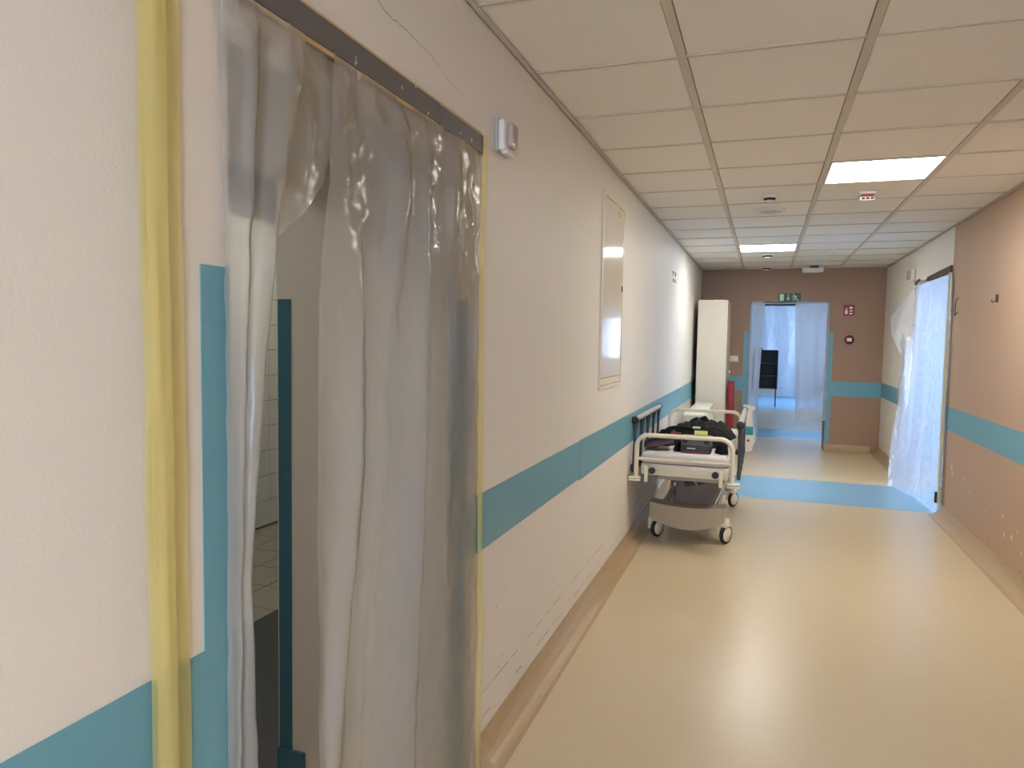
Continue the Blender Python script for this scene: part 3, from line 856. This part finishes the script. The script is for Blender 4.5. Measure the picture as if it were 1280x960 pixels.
bs = thing('bookcase', 'black open bookcase with three empty shelves beyond the end doorway', 'bookcase', (1.0, 18.3, 0))
bx0, bx1, by0, by1, bz0, bz1 = .79, 1.235, 18.1, 18.45, .44, 1.36
MB().box((bx0, by0, bz0), (bx0 + .025, by1, bz1)).build('side_panel', M['black_wood'], bs)
MB().box((bx1 - .025, by0, bz0), (bx1, by1, bz1)).build('side_panel', M['black_wood'], bs)
MB().box((bx0 + .025, by1 - .012, bz0), (bx1 - .025, by1, bz1)).build('back_panel', M['black_wood'], bs)
for i, z in enumerate((bz0, .735, 1.03, bz1 - .025)):
    MB().box((bx0 + .025, by0, z), (bx1 - .025, by1 - .012, z + .025)).build('shelf', M['black_wood'] if i in (0, 3) else mat('shelf_edge', (60, 56, 60), .4), bs)
MB().box((bx0 - .02, by0 + .02, .30), (bx1 - .05, by1, bz0)).build('plinth', M['white_metal'], bs)
for x in (bx0 + .01, bx1 - .03):
    for y in (by0 + .03, by1 - .05):
        MB().box((x - .012, y, 0), (x + .012, y + .024, .30 if x < 1 else bz0)).build('foot', M['charcoal'], bs)
tag(MB().rbox((.80, 18.2, bz1), (.88, 18.3, bz1 + .05), .02).rbox((.80, 18.22, bz1 + .04), (.84, 18.27, bz1 + .11), .015).build('gadget', M['dark']), 'small black object on top of the bookcase corner', 'object')

# ------------------------------------------------------------------ wardrobe, low cabinet, red cabinet
wd = thing('wardrobe', 'tall white wardrobe standing against the end wall in the left corner', 'wardrobe', (.24, 10.5, 0))
wy0, wy1, wx0, wx1, wz = 9.92, 11.0, .065, .425, 2.095
MB().box((wx0, wy0, .06), (wx1, wy0 + .02, wz)).box((wx0, wy1 - .02, .06), (wx1, wy1, wz)).box((wx0, wy0 + .02, .06), (wx0 + .012, wy1 - .02, wz)).box((wx0 + .012, wy0 + .02, wz - .02), (wx1, wy1 - .02, wz)).box((wx0 + .012, wy0 + .02, .06), (wx1, wy1 - .02, .08)).build('body', M['wardrobe'], wd)
MB().box((wx0 + .02, wy0 + .02, 0), (wx1 - .02, wy1 - .02, .06)).build('plinth', M['charcoal'], wd)
for a, b, hy in ((wy0 + .003, (wy0 + wy1) / 2 - .002, (wy0 + wy1) / 2 - .06), ((wy0 + wy1) / 2 + .002, wy1 - .003, (wy0 + wy1) / 2 + .04)):
    d = MB().rbox((wx1 + .001, a, .075), (wx1 + .021, b, wz - .004), .003).build('door', M['wardrobe'], wd)
    MB().tube([(wx1 + .02, hy, 1.0), (wx1 + .045, hy, 1.0), (wx1 + .045, hy, 1.13), (wx1 + .02, hy, 1.13)], .005, 8).build('handle', M['steel'], d)
MB().box((wx0 + .03, wy0 + .05, wz), (wx0 + .2, wy0 + .35, wz + .012)).build('top_board', M['charcoal'], wd)

lc = thing('low_cabinet', 'low white cabinet along the left wall behind the bed', 'cabinet', (.17, 8.9, 0))
MB().box((.105, 8.1, .05), (.30, 9.8, .70)).build('body', M['white_metal'], lc)
MB().rbox((.09, 8.08, .70), (.32, 9.82, .73), .006).build('top', M['white_metal'], lc)
MB().box((.12, 8.15, 0), (.28, 9.75, .05)).build('plinth', M['charcoal'], lc)
for i in range(3):
    d = MB().rbox((.301, 8.105 + i * .565, .06), (.319, 8.105 + i * .565 + .56, .69), .003).build('door', M['white_metal'], lc)
    MB().tube([(.319, 8.60 + i * .565, .45), (.335, 8.60 + i * .565, .45), (.335, 8.60 + i * .565, .57), (.319, 8.60 + i * .565, .57)], .004, 6).build('handle', M['steel'], d)

rc = thing('red_cabinet', 'narrow red cabinet standing on the floor beside the tall wardrobe', 'cabinet', (.52, 10.35, 0))
MB().rbox((.462, 10.3, .03), (.545, 10.55, .985), .006).build('body', M['red'], rc)
MB().rbox((.468, 10.294, .10), (.539, 10.30, .96), .002).build('front_panel', M['red'], rc)
MB().box((.47, 10.31, 0), (.537, 10.54, .03)).build('plinth', M['dark'], rc)

# ------------------------------------------------------------------ hospital bed
BX0, BX1, BY0, BY1 = .05, .752, 5.25, 7.18
bed = thing('hospital_bed', 'white steel hospital bed on castors parked along the left wall', 'bed', (.42, 6.25, 0))

def arc(c, r, a0, a1, n, plane='XZ', y=0):
    return [(c[0] + r * math.cos(a), y, c[1] + r * math.sin(a)) for a in np.linspace(a0, a1, n)]

def end_frame(y, zb, zt, name):
    r = .085
    pts = [(BX0 + .012, y, zb)] + arc((BX0 + .012 + r, zt - r), r, math.pi, math.pi / 2, 7, y=y) + arc((BX1 - .012 - r, zt - r), r, math.pi / 2, 0, 7, y=y) + [(BX1 - .012, y, zb)]
    f = MB().tube(pts, .0165, 12).build(name, M['cream'], bed)
    MB().tube([(BX0 + .012, y, .672), (BX1 - .012, y, .672)], .012, 10).build('crossbar', M['cream'], f)
    return f
end_frame(BY0, .53, .848, 'foot_frame')
end_frame(BY1, .53, .865, 'head_frame')
for x in (BX0 + .012, BX1 - .012):
    s = 1 if x < .4 else -1
    q = MB()
    q.rbox((x - .035 - (.02 if s > 0 else 0), BY0 - .03, .505), (x + .035 + (.02 if s < 0 else 0), BY0 + .05, .522), .008)
    q.rbox((x - .035 - (.02 if s > 0 else 0), BY0 - .03, .525), (x + .035 + (.02 if s < 0 else 0), BY0 + .05, .538), .006)
    q.build('bumper', M['cream'], bed)
    MB().rbox((x + s * .075 - .014, BY0 - .012, .50), (x + s * .075 + .014, BY0 + .03, .625), .006).build('bracket', M['cream'], bed)
    MB().lathe([(.022, -.03), (.024, -.02), (.024, .0), (.012, .01)], (x + s * .115, BY0 + .02, .585), 'Y', 14).build('locking_knob', M['dark'], bed)
# platform
pf = MB()
pf.rbox((BX0 + .04, BY0 + .05, .545), (BX1 - .04, BY0 + .085, .63), .006)
pf.rbox((BX0 + .04, BY1 - .06, .56), (BX1 - .04, BY1 - .03, .62), .006)
pf.rbox((BX0 + .04, BY0 + .085, .56), (BX0 + .075, BY1 - .06, .62), .006).rbox((BX1 - .075, BY0 + .085, .56), (BX1 - .04, BY1 - .06, .62), .006)
pf.build('platform_frame', M['cream'], bed)
MB().box((BX0 + .045, BY0 + .09, .602), (BX1 - .045, BY1 - .07, .628)).build('platform_deck', M['grey_metal'], bed)
mt = MB().rbox((BX0 + .035, BY0 + .045, .632), (BX1 - .035, BY1 - .03, .712), .03, seg=4).build('mattress', M['mattress'], bed)
MB().tube([(BX0 + .06, BY0 + .044, .672), (BX1 - .06, BY0 + .044, .672)], .003, 6).build('piping', M['greige'], mt)
# lifting mechanism
mc = MB()
mc.rbox((.21, 5.40, .50), (.64, 5.46, .532), .006).rbox((.20, 6.75, .505), (.62, 6.82, .54), .006)
mc.rbox((.30, 5.46, .51), (.33, 6.75, .535), .004).rbox((.53, 5.46, .51), (.56, 6.75, .535), .004)
mc.build('lift_frame', M['greige'], bed)
MB().prism([(.29, .20), (.58, .20), (.64, .505), (.34, .505)], 5.63, 5.86, 'XZ').build('lift_column', M['lift'], bed)
MB().prism([(.28, .29), (.60, .29), (.63, .50), (.25, .50)], 6.5, 6.7, 'XZ').build('lift_column', M['grey_metal'], bed)
MB().box((-.004, -.03, -.12), (.004, .03, .12), M=Matrix.Translation((.655, 5.68, .40)) @ Matrix.Rotation(math.radians(22), 4, 'Y')).build('side_strut', M['white_metal'], bed)
for x0_, x1_ in ((.33, .29), (.44, .50)):
    MB().tube([(x0_, 5.60, .50), (x1_, 5.66, .36)], .011, 8).build('actuator_rod', M['steel'], bed)
MB().tube([(.38, 5.62, .44), (.58, 5.66, .46)], .02, 10).build('motor', M['charcoal'], bed)
MB().lathe([(.02, -.05), (.028, -.04), (.028, .05), (.015, .06)], (.24, 6.1, .49), 'Y', 14).build('motor', M['dark'], bed)
MB().lathe([(.01, -.01), (.014, 0), (.008, .012)], (.31, 5.58, .44), 'Y', 12).build('rod_end', M['white_print'], bed)
# chassis and curved covers
def cover(y, name, s):
    n = 14
    front, back = [], []
    poly_top = [(.13 + (.69 - .13) * i / n, .295 - .012 * math.sin(math.pi * i / n)) for i in range(n + 1)]
    poly_bot = [(.69 - (.69 - .13) * i / n, .185 - .072 * math.sin(math.pi * i / n) ** .8) for i in range(n + 1)]
    poly = poly_top + poly_bot
    mb = MB()
    m = len(poly)
    def yy(x, d):
        return y - s * .05 * math.sin(math.pi * (x - .13) / .56) + s * d
    vs = [(x, yy(x, 0), z) for x, z in poly] + [(x, yy(x, .16), z) for x, z in poly]
    mb.add(vs, [(i, (i + 1) % m, m + (i + 1) % m, m + i) for i in range(m)])
    N = 2 * n + 1
    for base in (0, m):
        mb.add(vs, [(base + i, base + i + 1, base + N - i - 1, base + N - i) for i in range(n)], 0, True)
    return mb.build(name, M['greige'], bed)
cover(5.52, 'base_cover', 1)
cover(6.99, 'base_cover', -1)
MB().rbox((.19, 5.64, .19), (.24, 6.88, .25), .006).rbox((.58, 5.64, .19), (.63, 6.88, .25), .006).rbox((.24, 6.1, .2), (.58, 6.3, .25), .006).build('chassis', M['greige'], bed)
def castor(x, y, a):
    A_ = Matrix.Translation((x, y, 0)) @ Matrix.Rotation(a, 4, 'Z')
    def turn(mb):
        mb.v = [tuple(A_ @ Vector(q)) for q in mb.v]
        return mb
    turn(MB().lathe([(.030, .135), (.036, .15), (.036, .185), (.026, .20)], (-.0, 0, 0), 'Z', 16).rbox((-.036, -.062, .070), (-.014, .05, .165), .01).rbox((-.034, -.03, .128), (.028, .04, .155), .008)).build('castor_fork', M['cream'], bed)
    w_ = turn(MB().lathe([(.040, -.014), (.066, -.014), (.073, -.008), (.073, .008), (.066, .014), (.040, .014)], (.004, .012, .0735), 'X', 28)).build('wheel', M['dark'], bed)
    turn(MB().lathe([(.010, -.012), (.054, -.0145), (.054, .0165), (.012, .021)], (.004, .012, .0735), 'X', 24)).build('wheel_cap', M['cream'], w_)
castor(.172, 5.61, math.radians(-30))
castor(.688, 5.61, math.radians(-30))
castor(.172, 6.92, math.radians(-26))
castor(.688, 6.92, math.radians(-30))
MB().rbox((.62, 6.86, .50), (.76, 6.98, .54), .01).build('corner_bracket', M['dark'], bed)
# side rails
def side_rail(x, name):
    y0, y1 = 5.38, 6.72
    h = MB().tube([(x, y0, .942), (x, y1, .932)], .022, 12).build(name, M['grey_rail'], bed)
    MB().lathe([(.012, -.03), (.026, -.022), (.029, 0), (.024, .012)], (x, y0, .942), 'Y', 16).build('end_cap', M['dark'], h)
    MB().lathe([(.024, -.01), (.026, .01), (.012, .024)], (x, y1, .932), 'Y', 16).build('end_cap', M['dark'], h)
    for i in range(5):
        y = y0 + .04 + i * (y1 - y0 - .08) / 4
        q = MB()
        q.tube([(x, y, .935), (x, y - .005, .90), (x, y - .02, .84), (x, y - .05, .59)], [.024, .018, .011, .011], 8)
        q.build('baluster', M['charcoal'], bed)
        MB().rbox((x - .014, y - .085, .555), (x + .014, y - .03, .61), .006).build('pivot', M['charcoal'], bed)
    MB().rbox((x - .012, y0 - .03, .545), (x + .012, y1 + .0, .57), .005).build('pivot_rail', M['charcoal'], bed)
side_rail(.022, 'handrail')
side_rail(.782, 'handrail')
# headboard control panel at the far corner
hp = MB()
hp.prism([(.765, .48), (.845, .50), (.868, .60), (.862, .70), (.838, .78), (.832, .885), (.862, .905), (.858, .925), (.80, .935), (.755, .945), (.748, .925), (.775, .905), (.77, .80), (.745, .68)], 7.18, 7.215, 'XZ')
hp = hp.build('control_panel', M['white_plastic'], bed)
MB().rbox((.785, 7.173, .655), (.852, 7.181, .735), .003).build('teal_label', M['teal_label'], hp)
MB().lathe([(.010, -.008), (.012, -.002), (.010, .0)], (.808, 7.18, .60), 'Y', 12).build('push_button', M['charcoal'], hp)

# ------------------------------------------------------------------ gear lying on the bed
TOP = .713
def heap(name, c, a, b, h, label, seed, rot=0, folds=3.0, m='jacket'):
    nu, nv = 44, 22
    vs, fs = [], []
    R_ = Matrix.Rotation(rot, 3, 'Z')
    for j in range(nv + 1):
        rr = j / nv
        for i in range(nu):
            t = 2 * math.pi * i / nu
            rim = 1 + .16 * noise.noise(Vector((math.cos(t) * 1.6, math.sin(t) * 1.6, seed)))
            x, y = a * rr * rim * math.cos(t), b * rr * rim * math.sin(t)
            q = Vector((x * 8, y * 8, seed * 3.1))
            ridge = abs(noise.noise(q * folds * .35)) * 1.3 + .4 * noise.noise(q * folds * .9)
            z = h * ((1 - rr ** 5) * (.70 + .5 * ridge) * (1 - .25 * rr) + .05 * (1 - rr) * noise.noise(q * 2.5))
            z = max(z, 0) + .002
            p = R_ @ Vector((x, y, 0))
            vs.append((c[0] + p.x, c[1] + p.y, TOP + z))
    for j in range(nv):
        for i in range(nu):
            fs.append((j * nu + i, j * nu + (i + 1) % nu, (j + 1) * nu + (i + 1) % nu, (j + 1) * nu + i))
    base = nv * nu
    mb = MB().add(vs, fs, 0, True)
    mb.add([(vs[base + i][0], vs[base + i][1], TOP + .0005) for i in range(nu)], [tuple(range(nu))])
    o = mb.build(name, M[m])
    return tag(o, label, 'jacket')
j1 = heap('work_jacket', (.44, 6.50, 0), .285, .37, .15, 'crumpled black work jacket heaped highest at the middle of bed', 3, .2)
j2 = heap('work_jacket', (.545, 5.87, 0), .14, .19, .13, 'crumpled black jacket with a yellow reflective patch behind the cases', 7, -.3)
j3 = heap('work_jacket', (.20, 5.98, 0), .10, .28, .10, 'flat black garment by the wall side rail with a looped strap', 12, .1)
j5 = heap('work_jacket', (.335, 5.54, 0), .035, .11, .085, 'small black cloth bundle lying between the pouch and the case', 23, 0)
j4 = heap('work_jacket', (.652, 5.52, 0), .048, .11, .11, 'small black bundle squeezed beside the grey lidded case', 17, .1)
MB().rbox((-.05, -.028, -.004), (.05, .028, .004), .003, M=Matrix.Translation((.48, 5.735, TOP + .105)) @ Matrix.Rotation(math.radians(50), 4, 'X')).build('reflective_patch', M['reflective'], j2)
MB().rbox((-.03, -.012, -.003), (.03, .012, .003), .002, M=Matrix.Translation((.44, 5.80, TOP + .145)) @ Matrix.Rotation(math.radians(35), 4, 'X')).build('grey_tab', M['grey_rail'], j2)
MB().tube(cr([(.15, 5.86, TOP + .01), (.17, 5.88, TOP + .08), (.23, 5.90, TOP + .122), (.33, 5.93, TOP + .125), (.40, 5.96, TOP + .11)], 20), .013, 8).build('strap', M['jacket'], j3)
MB().rbox((-.04, -.015, -.004), (.04, .015, .004), .003, M=Matrix.Translation((.28, 5.83, TOP + .085)) @ Matrix.Rotation(math.radians(40), 4, 'X')).build('red_tag', M['red_trim'], j3)

cs = thing('equipment_case', 'dark equipment case with grey lid and red stripe at the bed foot', 'case', (.47, 5.46, TOP))
MB().rbox((.362, 5.39, TOP + .0005), (.582, 5.56, TOP + .06), .008).build('body', M['case'], cs)
ld = MB().prism([(5.395, TOP + .06), (5.555, TOP + .06), (5.555, TOP + .12), (5.42, TOP + .108)], .366, .578, 'YZ').build('lid', M['case_lid'], cs)
for x in (.393, .548):
    MB().lathe([(.020, -.006), (.020, .0), (.012, .006)], (x, 5.405, TOP + .09), 'Y', 14).build('dial', M['dark'], ld)
MB().box((.375, 5.3885, TOP + .006), (.57, 5.391, TOP + .016)).build('red_stripe', M['red_trim'], cs)
MB().box((.41, 5.3885, TOP + .032), (.47, 5.391, TOP + .04)).build('print_mark', M['grey_rail'], cs)
cs = thing('equipment_pouch', 'flat black equipment pouch with dull red trim at left bed foot', 'pouch', (.19, 5.5, TOP))
PM = Matrix.Translation((.195, 5.52, TOP + .048)) @ Matrix.Rotation(math.radians(-14), 4, 'Y') @ Matrix.Rotation(math.radians(8), 4, 'Z')
MB().rbox((-.115, -.12, -.017), (.115, .12, .036), .016, M=PM).build('body', M['case'], cs)
MB().rbox((-.108, -.1225, -.008), (.10, -.117, .004), .002, M=PM).build('red_trim', M['red_trim'], cs)
MB().rbox((-.085, -.10, .034), (.085, .05, .044), .006, M=PM).build('flap', M['jacket'], cs)
